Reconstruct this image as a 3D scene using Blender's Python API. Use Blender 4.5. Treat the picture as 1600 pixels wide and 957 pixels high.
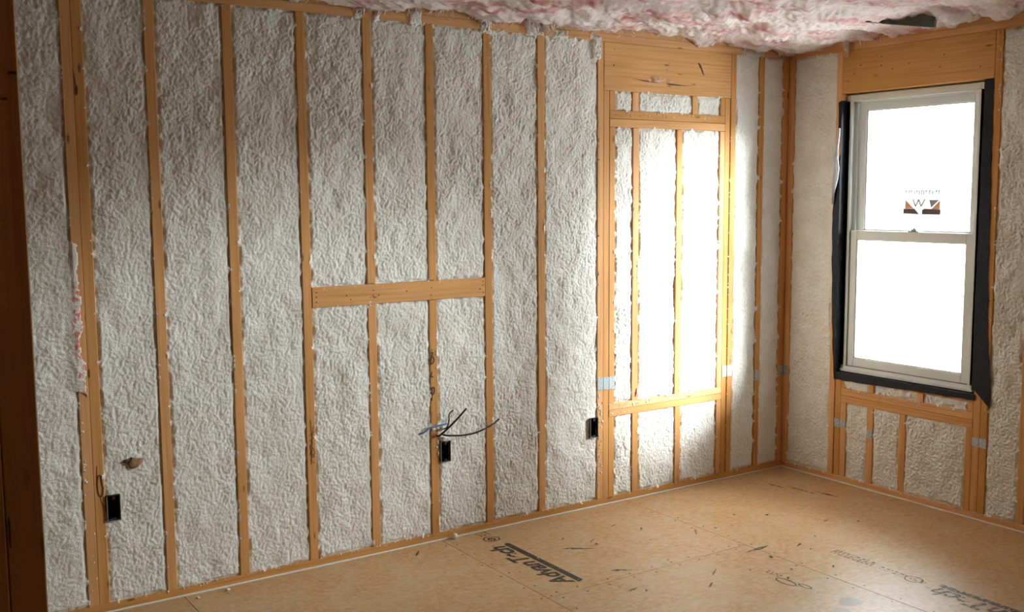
import bpy, bmesh, math, random
import numpy as np
from mathutils import Vector, Matrix

for o in list(bpy.data.objects):
    bpy.data.objects.remove(o, do_unlink=True)
scene = bpy.context.scene
COL = scene.collection
random.seed(7)

# ------------------------------------------------------------------ camera, sky, sun, exposure
cam_data = bpy.data.cameras.new('camera')
cam_data.sensor_width = 36.0
cam_data.lens = 1620.1 / 1600.0 * 36.0
cam_data.clip_start = 0.02
cam = bpy.data.objects.new('camera', cam_data)
COL.objects.link(cam)
r_ = Vector((0.83069955, -0.55668385, -0.00643068))
u_ = Vector((0.06442083, 0.08464439, 0.99432655))
d_ = Vector((0.55298121, 0.82640088, -0.10617609))
m = Matrix((r_, u_, -d_)).transposed().to_4x4()
m.translation = Vector((-4.75759, -4.19684, 1.64078))
cam.matrix_world = m
scene.camera = cam

world = bpy.data.worlds.new('overcast_sky')
scene.world = world
world.use_nodes = True
bg = world.node_tree.nodes['Background']
bg.inputs['Color'].default_value = (0.90, 0.96, 1.0, 1)
bg.inputs['Strength'].default_value = 18.0

sun_data = bpy.data.lights.new('hazy_sun', 'SUN')
sun_data.energy = 21.0
sun_data.angle = math.radians(25)
sun_data.color = (0.95, 0.98, 1.0)
sun = bpy.data.objects.new('hazy_sun', sun_data)
COL.objects.link(sun)
sun.rotation_euler = Vector((-1.08, 1.0, -0.40)).to_track_quat('-Z', 'Y').to_euler()
sun.location = (3, -4, 4)

vs = scene.view_settings
vs.view_transform = 'Standard'
vs.look = 'None'
vs.gamma = 1.0
vs.use_curve_mapping = False
vs.exposure = 0.15

for k, yc in enumerate((-0.795, -2.895)):          # sampling portals in the visible window opening and the added one
    pd = bpy.data.lights.new('window_portal', 'AREA')
    pd.shape = 'RECTANGLE'
    pd.size = 0.80
    pd.size_y = (1.52, 0.60)[k]
    pd.cycles.is_portal = True
    po = bpy.data.objects.new('window_portal', pd)
    COL.objects.link(po)
    po.matrix_world = Matrix(((0, 0, 1, 0.165), (1, 0, 0, yc), (0, 1, 0, (1.408, 1.87)[k]), (0, 0, 0, 1)))

H = 2.415          # underside of the top plates
D = 0.14           # depth of the framing

# ------------------------------------------------------------------ materials
def new_mat(name):
    mt = bpy.data.materials.new(name)
    mt.use_nodes = True
    nt = mt.node_tree
    b = nt.nodes['Principled BSDF']
    return mt, nt, b

def N(nt, kind, **kw):
    n = nt.nodes.new(kind)
    for k, v in kw.items():
        if k.startswith('i_'):
            n.inputs[k[2:].replace('_', ' ')].default_value = v
        else:
            setattr(n, k, v)
    return n

def L(nt, a, b):
    nt.links.new(a, b)

def ramp(nt, fac, stops):
    r = nt.nodes.new('ShaderNodeValToRGB')
    e = r.color_ramp.elements
    while len(e) < len(stops):
        e.new(0.5)
    for i, (p, c) in enumerate(stops):
        e[i].position = p
        e[i].color = (c[0], c[1], c[2], 1) if not isinstance(c, (int, float)) else (c, c, c, 1)
    L(nt, fac, r.inputs[0])
    return r.outputs[0]

def mixc(nt, fac, a, b, mode='MIX'):
    n = nt.nodes.new('ShaderNodeMix')
    n.data_type = 'RGBA'
    n.blend_type = mode
    if hasattr(fac, 'node'):
        L(nt, fac, n.inputs[0])
    else:
        n.inputs[0].default_value = fac
    for s, v in ((6, a), (7, b)):
        if hasattr(v, 'node'):
            L(nt, v, n.inputs[s])
        else:
            n.inputs[s].default_value = (v[0], v[1], v[2], 1)
    return n.outputs[2]

def mathn(nt, op, a, b=None, clamp=False):
    n = nt.nodes.new('ShaderNodeMath')
    n.operation = op
    n.use_clamp = clamp
    for i, v in enumerate((a, b)):
        if v is None:
            continue
        if hasattr(v, 'node'):
            L(nt, v, n.inputs[i])
        else:
            n.inputs[i].default_value = v
    return n.outputs[0]

def coords(nt, scale=(1, 1, 1), rot=(0, 0, 0), loc=(0, 0, 0)):
    tc = nt.nodes.new('ShaderNodeTexCoord')
    mp = nt.nodes.new('ShaderNodeMapping')
    mp.inputs['Scale'].default_value = scale
    mp.inputs['Rotation'].default_value = rot
    mp.inputs['Location'].default_value = loc
    L(nt, tc.outputs['Object'], mp.inputs[0])
    return mp.outputs[0]

def noise(nt, vec, scale, detail=3, rough=0.5):
    n = N(nt, 'ShaderNodeTexNoise')
    n.inputs['Scale'].default_value = scale
    n.inputs['Detail'].default_value = detail
    n.inputs['Roughness'].default_value = rough
    L(nt, vec, n.inputs['Vector'])
    return n.outputs[0]

def bump(nt, b, h, dist, strength=1.0):
    n = N(nt, 'ShaderNodeBump')
    n.inputs['Strength'].default_value = strength
    n.inputs['Distance'].default_value = dist
    L(nt, h, n.inputs['Height'])
    L(nt, n.outputs[0], b.inputs['Normal'])

def wood(name, axis, base=(0.69, 0.372, 0.165), dark=(0.58, 0.285, 0.112)):
    mt, nt, b = new_mat(name)
    sc = [70, 70, 70]
    sc[axis] = 2.2
    oi = nt.nodes.new('ShaderNodeObjectInfo')
    tc = nt.nodes.new('ShaderNodeTexCoord')
    off = nt.nodes.new('ShaderNodeVectorMath')
    off.operation = 'ADD'
    L(nt, tc.outputs['Object'], off.inputs[0])
    cx = nt.nodes.new('ShaderNodeCombineXYZ')
    rr = mathn(nt, 'MULTIPLY', oi.outputs['Random'], 37.0)
    for i in range(3):
        L(nt, rr, cx.inputs[i])
    L(nt, cx.outputs[0], off.inputs[1])
    mp = nt.nodes.new('ShaderNodeMapping')
    mp.inputs['Scale'].default_value = sc
    L(nt, off.outputs[0], mp.inputs[0])
    g = noise(nt, mp.outputs[0], 1.0, 4, 0.6)
    c = ramp(nt, g, [(0.32, dark), (0.5, base), (0.75, tuple(min(1, v * 1.13) for v in base))])
    big = noise(nt, off.outputs[0], 2.3, 2)
    c = mixc(nt, ramp(nt, big, [(0.35, 0.0), (0.7, 0.45)]), c, (0.50, 0.25, 0.09))
    # every board has a slightly different tone
    hs = nt.nodes.new('ShaderNodeHueSaturation')
    L(nt, mathn(nt, 'ADD', mathn(nt, 'MULTIPLY', oi.outputs['Random'], 0.26), 0.86), hs.inputs['Value'])
    L(nt, mathn(nt, 'ADD', mathn(nt, 'MULTIPLY', oi.outputs['Random'], -0.16), 1.13), hs.inputs['Saturation'])
    L(nt, c, hs.inputs['Color'])
    # knots
    ks = [16, 16, 16]
    ks[axis] = 4.5
    mk = nt.nodes.new('ShaderNodeMapping')
    mk.inputs['Scale'].default_value = ks
    L(nt, off.outputs[0], mk.inputs[0])
    vo = N(nt, 'ShaderNodeTexVoronoi')
    vo.inputs['Scale'].default_value = 1.0
    L(nt, mk.outputs[0], vo.inputs['Vector'])
    kn = ramp(nt, vo.outputs['Distance'], [(0.05, 1.0), (0.11, 0.0)])
    c2 = mixc(nt, mathn(nt, 'MULTIPLY', kn, 0.75), hs.outputs[0], (0.13, 0.05, 0.02))
    L(nt, c2, b.inputs['Base Color'])
    b.inputs['Roughness'].default_value = 0.7
    b.inputs['Specular IOR Level'].default_value = 0.25
    bump(nt, b, g, 0.0006, 0.6)
    return mt

WZ, WX, WY = wood('pine_upright', 2), wood('pine_along_x', 0), wood('pine_along_y', 1)

def foam_mat(name, red=None):
    mt, nt, b = new_mat(name)
    v = coords(nt)
    n1 = noise(nt, v, 9, 3)
    n2 = noise(nt, v, 46, 3, 0.6)
    c = ramp(nt, n1, [(0.3, (0.78, 0.745, 0.66)), (0.6, (0.865, 0.845, 0.785))])
    c = mixc(nt, ramp(nt, n2, [(0.30, 0.28), (0.48, 0.0)]), c, (0.66, 0.60, 0.50))
    n4 = noise(nt, v, 4.3, 2)
    c = mixc(nt, ramp(nt, n4, [(0.66, 0.0), (0.85, 0.35)]), c, (0.60, 0.50, 0.36))
    if red:
        sx = nt.nodes.new('ShaderNodeSeparateXYZ')
        L(nt, v, sx.inputs[0])
        def band(sock, lo, hi, soft):
            a = nt.nodes.new('ShaderNodeMapRange'); a.inputs[1].default_value = lo; a.inputs[2].default_value = lo + soft
            L(nt, sock, a.inputs[0])
            q = nt.nodes.new('ShaderNodeMapRange'); q.inputs[1].default_value = hi; q.inputs[2].default_value = hi - soft
            L(nt, sock, q.inputs[0])
            return mathn(nt, 'MULTIPLY', a.outputs[0], q.outputs[0])
        mk = mathn(nt, 'MULTIPLY', band(sx.outputs[0], red[0], red[1], 0.012), band(sx.outputs[2], red[2], red[3], 0.05))
        n3 = noise(nt, v, 60, 2)
        sp = mathn(nt, 'MULTIPLY', mk, ramp(nt, n3, [(0.48, 0.0), (0.60, 0.75)]))
        c = mixc(nt, sp, c, (0.80, 0.10, 0.06))
    L(nt, c, b.inputs['Base Color'])
    b.inputs['Roughness'].default_value = 0.9
    b.inputs['Specular IOR Level'].default_value = 0.12
    bump(nt, b, noise(nt, v, 150, 4, 0.7), 0.005, 0.8)
    return mt

FOAM = foam_mat('spray_foam')
FOAMR = foam_mat('spray_foam_red_paint', (-3.972, -3.915, 0.86, 1.34))

def plain(name, col, rough=0.6, metal=0.0, var=0.0, vscale=20, spec=0.5, bmp=0.0):
    mt, nt, b = new_mat(name)
    if var or bmp:
        v = coords(nt)
        n = noise(nt, v, vscale, 4, 0.6)
        if var:
            c = ramp(nt, n, [(0.3, tuple(x * (1 - var) for x in col)), (0.7, tuple(min(1, x * (1 + var)) for x in col))])
            L(nt, c, b.inputs['Base Color'])
        if bmp:
            bump(nt, b, n, bmp)
    if not var:
        b.inputs['Base Color'].default_value = (*col, 1)
    b.inputs['Roughness'].default_value = rough
    b.inputs['Metallic'].default_value = metal
    b.inputs['Specular IOR Level'].default_value = spec
    return mt

VINYL = plain('white_vinyl', (0.68, 0.70, 0.665), 0.35, var=0.04, vscale=6)
GASKET = plain('grey_gasket', (0.13, 0.13, 0.12), 0.6, var=0.1)
TAPE = plain('black_flashing', (0.008, 0.010, 0.018), 0.5, var=0.35, vscale=30, spec=0.25, bmp=0.002)
FILM = plain('release_film', (0.62, 0.68, 0.72), 0.18, var=0.12, vscale=40, bmp=0.004)
STEEL = plain('galvanised_steel', (0.42, 0.47, 0.47), 0.45, metal=0.25, var=0.35, vscale=110, bmp=0.0008)
DUCT = plain('dull_sheet_metal', (0.15, 0.175, 0.155), 0.5, metal=0.4, var=0.35, vscale=18, bmp=0.002)
DUCTIN = plain('duct_inside_shade', (0.02, 0.018, 0.016), 0.8, var=0.3)
BOXM = plain('dark_plastic_box', (0.022, 0.018, 0.016), 0.5, var=0.3, vscale=40)
RIMM = plain('grey_plastic_rim', (0.26, 0.27, 0.27), 0.45, var=0.1)
BLACKC = plain('black_cable_jacket', (0.006, 0.006, 0.008), 0.35, var=0.2)
BLUEC = plain('blue_cable_jacket', (0.10, 0.22, 0.52), 0.4, var=0.15, vscale=60)
PEN = plain('black_marker', (0.012, 0.010, 0.010), 0.6, var=0.2)
PENCIL = plain('brown_pencil', (0.10, 0.045, 0.02), 0.7, var=0.2)
REDM = plain('red_marker', (0.50, 0.02, 0.02), 0.5, var=0.2)
SEAL = plain('white_sill_seal', (0.78, 0.76, 0.72), 0.8, var=0.08, vscale=40)
KNOT = plain('dark_knot_and_gap', (0.10, 0.04, 0.02), 0.7, var=0.4, vscale=80)
SCRAP = plain('brown_scrap', (0.27, 0.14, 0.065), 0.8, var=0.35, vscale=50)
NAILM = plain('nail_head', (0.05, 0.045, 0.04), 0.45, metal=0.5, var=0.2)
SHEATH = plain('sheathing_board', (0.42, 0.27, 0.14), 0.8, var=0.25, vscale=12)
STK_O = plain('sticker_orange', (0.78, 0.40, 0.19), 0.6, var=0.05)
STK_G = plain('sticker_grey', (0.32, 0.30, 0.30), 0.6, var=0.06)
STK_D = plain('sticker_dark', (0.11, 0.055, 0.045), 0.6, var=0.3, vscale=70)
def translucent(mt, w):
    nt = mt.node_tree
    b = nt.nodes['Principled BSDF']; out = nt.nodes['Material Output']
    t = nt.nodes.new('ShaderNodeBsdfTranslucent')
    if b.inputs['Base Color'].links:
        L(nt, b.inputs['Base Color'].links[0].from_socket, t.inputs[0])
    mx = nt.nodes.new('ShaderNodeMixShader')
    mx.inputs[0].default_value = w
    L(nt, b.outputs[0], mx.inputs[1]); L(nt, t.outputs[0], mx.inputs[2]); L(nt, mx.outputs[0], out.inputs[0])
translucent(STK_O, 0.10); translucent(STK_G, 0.06); translucent(STK_D, 0.10)

def glass_mat():
    mt = bpy.data.materials.new('window_glass')
    mt.use_nodes = True
    nt = mt.node_tree
    nt.nodes.remove(nt.nodes['Principled BSDF'])
    out = nt.nodes['Material Output']
    t = N(nt, 'ShaderNodeBsdfTransparent')
    t.inputs[0].default_value = (0.95, 0.98, 0.975, 1)
    g = N(nt, 'ShaderNodeBsdfGlossy')
    g.inputs['Roughness'].default_value = 0.02
    f = N(nt, 'ShaderNodeFresnel')
    f.inputs[0].default_value = 1.2
    mx = N(nt, 'ShaderNodeMixShader')
    L(nt, f.outputs[0], mx.inputs[0]); L(nt, t.outputs[0], mx.inputs[1]); L(nt, g.outputs[0], mx.inputs[2])
    L(nt, mx.outputs[0], out.inputs[0])
    return mt
GLASS = glass_mat()

def ink_mat(name, col, wear):
    mt = bpy.data.materials.new(name)
    mt.use_nodes = True
    nt = mt.node_tree
    b = nt.nodes['Principled BSDF']
    b.inputs['Base Color'].default_value = (*col, 1)
    b.inputs['Roughness'].default_value = 0.55
    n = noise(nt, coords(nt), 55, 4, 0.7)
    L(nt, ramp(nt, n, [(wear - 0.10, 0.0), (wear + 0.06, 0.92)]), b.inputs['Alpha'])
    return mt
INK = ink_mat('floor_ink', (0.035, 0.03, 0.022), 0.40)
INKF = ink_mat('floor_ink_faded', (0.06, 0.052, 0.042), 0.49)

def floor_mat():
    mt, nt, b = new_mat('subfloor_strand_board')
    v = coords(nt)
    oi = nt.nodes.new('ShaderNodeObjectInfo')
    n1 = noise(nt, v, 3.2, 4, 0.6)
    n2 = noise(nt, coords(nt, (26, 55, 26), (0, 0, 0.5)), 1.0, 4, 0.65)
    n2b = noise(nt, coords(nt, (60, 24, 26), (0, 0, -0.35)), 1.0, 3, 0.6)
    c = ramp(nt, n2, [(0.28, (0.38, 0.20, 0.075)), (0.5, (0.57, 0.34, 0.15)), (0.75, (0.66, 0.43, 0.22))])
    c = mixc(nt, ramp(nt, n2b, [(0.35, 0.5), (0.6, 0.0)]), c, (0.42, 0.22, 0.08))
    # pale dusty traffic areas
    c = mixc(nt, ramp(nt, n1, [(0.46, 0.0), (0.75, 0.5)]), c, (0.57, 0.42, 0.25))
    dust = noise(nt, coords(nt, (1, 1, 1), (0, 0, 0), (3, 5, 0)), 9, 5, 0.7)
    c = mixc(nt, ramp(nt, dust, [(0.48, 0.0), (0.70, 0.45)]), c, (0.57, 0.47, 0.34))
    # dark scuffs
    sc = noise(nt, coords(nt, (10, 28, 1), (0, 0, 0.9), (1.3, 0.4, 0)), 1.0, 4, 0.75)
    c = mixc(nt, ramp(nt, sc, [(0.63, 0.0), (0.72, 0.65)]), c, (0.17, 0.11, 0.065))
    # grey spill
    def blob(cx, cy, sx, sy, lo, hi, amt, col, cin):
        mp = nt.nodes.new('ShaderNodeMapping')
        mp.vector_type = 'TEXTURE'
        mp.inputs['Location'].default_value = (cx, cy, 0)
        mp.inputs['Scale'].default_value = (sx, sy, 1)
        tc = nt.nodes.new('ShaderNodeTexCoord')
        L(nt, tc.outputs['Object'], mp.inputs[0])
        ln = nt.nodes.new('ShaderNodeVectorMath'); ln.operation = 'LENGTH'
        L(nt, mp.outputs[0], ln.inputs[0])
        nn = noise(nt, v, 14, 3)
        dd = mathn(nt, 'ADD', ln.outputs['Value'], mathn(nt, 'MULTIPLY', nn, 0.7))
        f = ramp(nt, dd, [(lo, amt), (hi, 0.0)])
        return mixc(nt, f, cin, col)
    c = blob(-1.385, -1.60, 0.075, 0.065, 1.0 / 1.0 * 0.98, 1.0, 0.75, (0.17, 0.15, 0.12), c)
    c = blob(-1.50, -1.66, 0.06, 0.08, 0.96, 1.0, 0.55, (0.22, 0.19, 0.15), c)
    hs = nt.nodes.new('ShaderNodeHueSaturation')
    L(nt, mathn(nt, 'ADD', mathn(nt, 'MULTIPLY', oi.outputs['Random'], 0.10), 0.95), hs.inputs['Value'])
    L(nt, c, hs.inputs['Color'])
    L(nt, hs.outputs[0], b.inputs['Base Color'])
    b.inputs['Roughness'].default_value = 0.42
    b.inputs['Specular IOR Level'].default_value = 0.5
    bump(nt, b, n2, 0.0008, 0.5)
    return mt
FLOORM = floor_mat()

def batt_mat():
    mt, nt, b = new_mat('pink_fibreglass')
    v = coords(nt, (3.6, 11, 8), (0, 0, 0.6))
    n1 = noise(nt, v, 1.0, 5, 0.55)
    n2 = noise(nt, coords(nt), 45, 4, 0.7)
    c = ramp(nt, n1, [(0.28, (0.50, 0.16, 0.16)), (0.40, (0.66, 0.42, 0.39)), (0.49, (0.73, 0.61, 0.57)), (0.75, (0.78, 0.71, 0.66))])
    n3 = noise(nt, coords(nt, (1, 1, 1), (0, 0, 0), (2, 7, 1)), 4, 3)
    c = mixc(nt, ramp(nt, n3, [(0.55, 0.0), (0.75, 0.35)]), c, (0.70, 0.60, 0.45))
    c = mixc(nt, ramp(nt, n2, [(0.3, 0.35), (0.5, 0.0)]), c, (0.62, 0.35, 0.32))
    L(nt, c, b.inputs['Base Color'])
    b.inputs['Roughness'].default_value = 0.95
    b.inputs['Specular IOR Level'].default_value = 0.05
    bump(nt, b, noise(nt, coords(nt, (40, 110, 60), (0, 0, 0.65)), 1.0, 5, 0.75), 0.007, 1.0)
    return mt
BATT = batt_mat()
WISP = plain('fibreglass_wisp', (0.80, 0.70, 0.66), 0.9, var=0.1, spec=0.05)

# ------------------------------------------------------------------ mesh helpers
def link(name, me, mat=None, parent=None, label=None, kind=None, cat=None, group=None):
    o = bpy.data.objects.new(name, me)
    COL.objects.link(o)
    if mat is not None:
        me.materials.append(mat)
    if parent is not None:
        o.parent = parent
    for k, val in (('label', label), ('kind', kind), ('category', cat), ('group', group)):
        if val:
            o[k] = val
    return o

def boxes_mesh(name, boxes, bev=0.0015):
    bm = bmesh.new()
    for (x0, x1, y0, y1, z0, z1) in boxes:
        x0, x1 = min(x0, x1), max(x0, x1); y0, y1 = min(y0, y1), max(y0, y1); z0, z1 = min(z0, z1), max(z0, z1)
        mtx = Matrix.Translation(((x0 + x1) / 2, (y0 + y1) / 2, (z0 + z1) / 2)) @ Matrix.Diagonal((x1 - x0, y1 - y0, z1 - z0, 1))
        bmesh.ops.create_cube(bm, size=1.0, matrix=mtx)
    if bev:
        bmesh.ops.bevel(bm, geom=list(bm.edges), offset=bev, segments=1, affect='EDGES', profile=0.5)
    me = bpy.data.meshes.new(name)
    bm.to_mesh(me)
    bm.free()
    return me

def board(name, mat, parent, box, label=None, bev=0.0015, extra=(), **kw):
    return link(name, boxes_mesh(name, [box, *extra], bev), mat, parent, label, **kw)

def grid_mesh(name, P, keep=None, flip=False, smooth=True):
    """P: (nz, nu, 3) vertex grid."""
    nz, nu = P.shape[:2]
    me = bpy.data.meshes.new(name)
    idx = np.arange(nz * nu).reshape(nz, nu)
    a, b, c, d = idx[:-1, :-1], idx[:-1, 1:], idx[1:, 1:], idx[1:, :-1]
    q = np.stack([a, b, c, d] if not flip else [a, d, c, b], -1).reshape(-1, 4)
    if keep is not None:
        q = q[keep.reshape(-1)]
    me.vertices.add(nz * nu)
    me.vertices.foreach_set('co', P.reshape(-1).astype(np.float32))
    nf = len(q)
    me.loops.add(nf * 4)
    me.loops.foreach_set('vertex_index', q.reshape(-1).astype(np.int32))
    me.polygons.add(nf)
    me.polygons.foreach_set('loop_start', (np.arange(nf) * 4).astype(np.int32))
    me.polygons.foreach_set('use_smooth', np.full(nf, smooth))
    me.update(calc_edges=True)
    me.validate()
    return me

def hash2(i, j, s):
    h = (i.astype(np.int64) * 374761393 + j.astype(np.int64) * 668265263 + s * 974634777) & 0x7fffffff
    h = ((h ^ (h >> 13)) * 1274126177) & 0x7fffffff
    return ((h ^ (h >> 16)) & 0xffff) / 65535.0

def vnoise(x, y, s):
    i, j = np.floor(x), np.floor(y)
    fx, fy = x - i, y - j
    fx = fx * fx * (3 - 2 * fx); fy = fy * fy * (3 - 2 * fy)
    i = i.astype(np.int64); j = j.astype(np.int64)
    return ((hash2(i, j, s) * (1 - fx) + hash2(i + 1, j, s) * fx) * (1 - fy)
            + (hash2(i, j + 1, s) * (1 - fx) + hash2(i + 1, j + 1, s) * fx) * fy) * 2 - 1

def worley(x, y, s):
    i, j = np.floor(x).astype(np.int64), np.floor(y).astype(np.int64)
    best = np.full(x.shape, 9.0)
    for di in (-1, 0, 1):
        for dj in (-1, 0, 1):
            px = i + di + hash2(i + di, j + dj, s)
            py = j + dj + hash2(i + di, j + dj, s + 17)
            best = np.minimum(best, (x - px) ** 2 + (y - py) ** 2)
    return np.sqrt(best)

def tube(name, pts, rad, mat, parent=None, seg=8, sub=6, **kw):
    P = [Vector(p) for p in pts]
    out = []
    n = len(P)
    for i in range(n - 1):                       # Catmull-Rom
        p0, p1, p2, p3 = P[max(i - 1, 0)], P[i], P[i + 1], P[min(i + 2, n - 1)]
        for k in range(sub):
            t = k / sub
            out.append(0.5 * ((2 * p1) + (p2 - p0) * t + (2 * p0 - 5 * p1 + 4 * p2 - p3) * t * t + (3 * p1 - p0 - 3 * p2 + p3) * t ** 3))
    out.append(P[-1])
    vs_, fs = [], []
    up = Vector((0.3, 0.9, 0.2))
    for i, p in enumerate(out):
        t = (out[min(i + 1, len(out) - 1)] - out[max(i - 1, 0)]).normalized()
        a = t.cross(up).normalized(); b = t.cross(a)
        rr = rad[min(int(i / max(1, len(out) - 1) * (len(rad) - 1) + .5), len(rad) - 1)] if isinstance(rad, (list, tuple)) else rad
        for k in range(seg):
            an = 2 * math.pi * k / seg
            vs_.append(p + a * math.cos(an) * rr + b * math.sin(an) * rr)
    for i in range(len(out) - 1):
        for k in range(seg):
            k2 = (k + 1) % seg
            fs.append((i * seg + k, i * seg + k2, (i + 1) * seg + k2, (i + 1) * seg + k))
    fs.append(tuple(range(seg))[::-1])
    fs.append(tuple((len(out) - 1) * seg + k for k in range(seg)))
    if mat is None:
        return vs_, fs
    me = bpy.data.meshes.new(name)
    me.from_pydata(vs_, [], fs)
    for pl in me.polygons:
        pl.use_smooth = True
    return link(name, me, mat, parent, **kw)

def merge_mesh(name, parts):
    V, F = [], []
    for v, f in parts:
        o = len(V)
        V += [tuple(p) for p in v]
        F += [tuple(i + o for i in q) for q in f]
    me = bpy.data.meshes.new(name)
    me.from_pydata(V, [], F)
    me.update()
    return me

def blob_mesh(name, r, seed, sq=(1, 1, 1), sub=2, rough=0.35):
    bm = bmesh.new()
    bmesh.ops.create_icosphere(bm, subdivisions=sub, radius=1.0)
    rg = random.Random(seed)
    for v in bm.verts:
        k = 1 + rough * (rg.random() - 0.5) * 2
        v.co = Vector((v.co.x * sq[0], v.co.y * sq[1], v.co.z * sq[2])) * r * k
    me = bpy.data.meshes.new(name)
    bm.to_mesh(me)
    bm.free()
    for p in me.polygons:
        p.use_smooth = True
    return me

def empty(name, loc, label=None, cat=None, group=None, kind=None, rot=(0, 0, 0)):
    o = bpy.data.objects.new(name, None)
    COL.objects.link(o)
    o.location = loc
    o.rotation_euler = rot
    o.empty_display_size = 0.05
    for k, val in (('label', label), ('kind', kind), ('category', cat), ('group', group)):
        if val:
            o[k] = val
    return o

# ------------------------------------------------------------------ floor
floor = link('floor', boxes_mesh('floor', [(-6.6, 0.16, -6.3, 0.16, -0.30, -0.0195)], 0), SHEATH, None, 'wooden deck under the strand board subfloor', 'structure')
xs = [-6.6, -4.81, -3.59, -2.367, -1.225, 0.15]
yjs = [[-1.9, -4.3], [-3.1, -5.5], [-1.35, -3.79], [-0.875, -3.3], [-2.6, -5.0]]
for i in range(5):
    ys = [0.15] + yjs[i] + [-6.3]
    for j in range(len(ys) - 1):
        g = 0.0010
        board('subfloor_panel', FLOORM, floor, (xs[i] + g, xs[i + 1] - g, ys[j + 1] + g, ys[j] - g, -0.019, 0.0), bev=0.0009)

# ------------------------------------------------------------------ wall_back (long wall) : sheathing, studs, plates
wall_back = link('wall_back', boxes_mesh('wall_back', [(-6.6, 0.16, D, D + 0.02, -0.02, 2.85)], 0), SHEATH, None,
                 'long stud wall filled with white spray foam', 'structure')
ZB, ZT = 0.038, H
def jit(a=0.0012):
    return random.uniform(-a, a)

def back_stud(name, x0, x1, z0=ZB, z1=ZT, label=None, depth=D, mat=WZ):
    f = jit()
    return board(name, mat, wall_back, (x0, x1, f, depth, z0, z1), label)

def cst(xc, z0=ZB, z1=ZT, name='stud', label=None):
    return back_stud(name, xc - 0.0195, xc + 0.0195, z0, z1, label)

board('bottom_plate', WX, wall_back, (-6.5, 0.138, 0.0, D, 0.003, ZB))
board('top_plate', WX, wall_back, (-6.5, 0.138, 0.0, D, H, H + 0.038))
board('top_plate', WX, wall_back, (-6.5, 0.138, 0.001, D, H + 0.0385, H + 0.0765))
board('sill_seal', SEAL, wall_back, (-6.5, -0.005, -0.006, 0.06, 0.0002, 0.0065), 'thin white seal strip under the bottom plate', bev=0.001)
cst(-3.940, name='stud'); stud_a = cst(-3.901, label='stained stud of the doubled pair with dark scribble')
stud_left = []
for xc in (-4.25, -4.56, -4.87, -5.18, -5.49, -5.80, -6.11):
    cst(xc)
cst(-3.635); cst(-3.328)
stud_d = cst(-3.013)
for xc in (-2.705, -2.392):                                # notched for the flush blocking board
    f = jit()
    o = board('stud', WZ, wall_back, (xc - .0195, xc + .0195, f, D, ZB, 1.158), extra=[
        (xc - .0195, xc + .0195, f, D, 1.2515, ZT), (xc - .0195, xc + .0195, 0.041, D, 1.15, 1.26)])
    if xc == -2.392:
        stud_f = o
cst(-2.084); cst(-1.771)
board('blocking', WX, wall_back, (-2.991, -2.106, -0.003, 0.0385, 1.160, 1.249), 'wide flat blocking board let in between the studs')
# infilled window opening on the long wall
back_stud('king_stud', -1.4155, -1.3775)
back_stud('jack_stud', -1.3765, -1.3395, ZB, 2.171)
back_stud('cripple_stud', -1.3385, -1.302, 2.073, 2.171)
back_stud('trimmer_stud', -1.3385, -1.302, 0.542, 1.987)
back_stud('cripple_stud', -1.3385, -1.302, ZB, 0.470)
back_stud('king_stud', -0.469, -0.4305)
back_stud('jack_stud', -0.5115, -0.4745, ZB, 2.171)
back_stud('cripple_stud', -0.5505, -0.5135, 2.073, 2.171)
back_stud('trimmer_stud', -0.5505, -0.5135, 0.542, 1.987)
back_stud('cripple_stud', -0.5505, -0.5135, ZB, 0.470)
header_b = board('header', WX, wall_back, (-1.3765, -0.4705, -0.001, 0.05, 2.172, H - 0.001), 'wide header board with a dark knot and split')
for z0, z1 in ((1.988, 2.0295), (2.031, 2.0725)):
    board('head_plate', WX, wall_back, (-1.3385, -0.5135, -0.001 + jit(), D, z0, z1))
for z0, z1 in ((0.471, 0.5055), (0.507, 0.5415)):
    board('rough_sill', WX, wall_back, (-1.3385, -0.5125, -0.001 + jit(), D, z0, z1))
cst(-1.1645, 2.073, 2.171, 'cripple_stud'); cst(-0.741, 2.073, 2.171, 'cripple_stud')
stud_j = cst(-1.160, 0.542, 1.987, 'stud'); cst(-0.853, 0.542, 1.987, 'stud')
cst(-1.157, ZB, 0.470, 'cripple_stud'); cst(-0.847, ZB, 0.470, 'cripple_stud')
cst(-0.222)
back_stud('corner_stud', -0.044, 0.0)

# ------------------------------------------------------------------ wall_right (window wall)
def ring_boxes(ys, zs, x0, x1, Y0, Y1, Z0, Z1):
    """slab Y0..Y1 x Z0..Z1 with rectangular holes ys[i] x zs[i]"""
    bx = []
    cur = Y1
    for (ya, yb), zs in zip(ys, zs):          # ya > yb, going towards -Y
        bx.append((x0, x1, ya, cur, Z0, Z1))
        bx.append((x0, x1, yb, ya, Z0, zs[0]))
        bx.append((x0, x1, yb, ya, zs[1], Z1))
        cur = yb
    bx.append((x0, x1, Y0, cur, Z0, Z1))
    return bx
HZ = 0.0195
W2 = -2.10                                     # offset of the second window, unseen, added to let in more light
wall_right = link('wall_right', boxes_mesh('wall_right', ring_boxes([(-0.400, -1.190), (-0.400 + W2, -1.190 + W2)], ((0.655, 2.162), (1.566, 2.162)), D, D + 0.02, -6.3, 0.16, -0.02, 2.85), 0),
                  SHEATH, None, 'stud wall with spray foam around the window', 'structure')
def right_stud(name, ya, yb, z0=ZB, z1=ZT, label=None):
    return board(name, WZ, wall_right, (jit(), D, yb, ya, z0, z1), label)
board('bottom_plate', WY, wall_right, (0.0, D, -6.2, -0.001, 0.003, ZB))
board('top_plate', WY, wall_right, (0.0, D, -6.2, -0.001, H, H + 0.038))
board('top_plate', WY, wall_right, (0.001, D, -6.2, -0.001, H + 0.0385, H + 0.0765))
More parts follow.
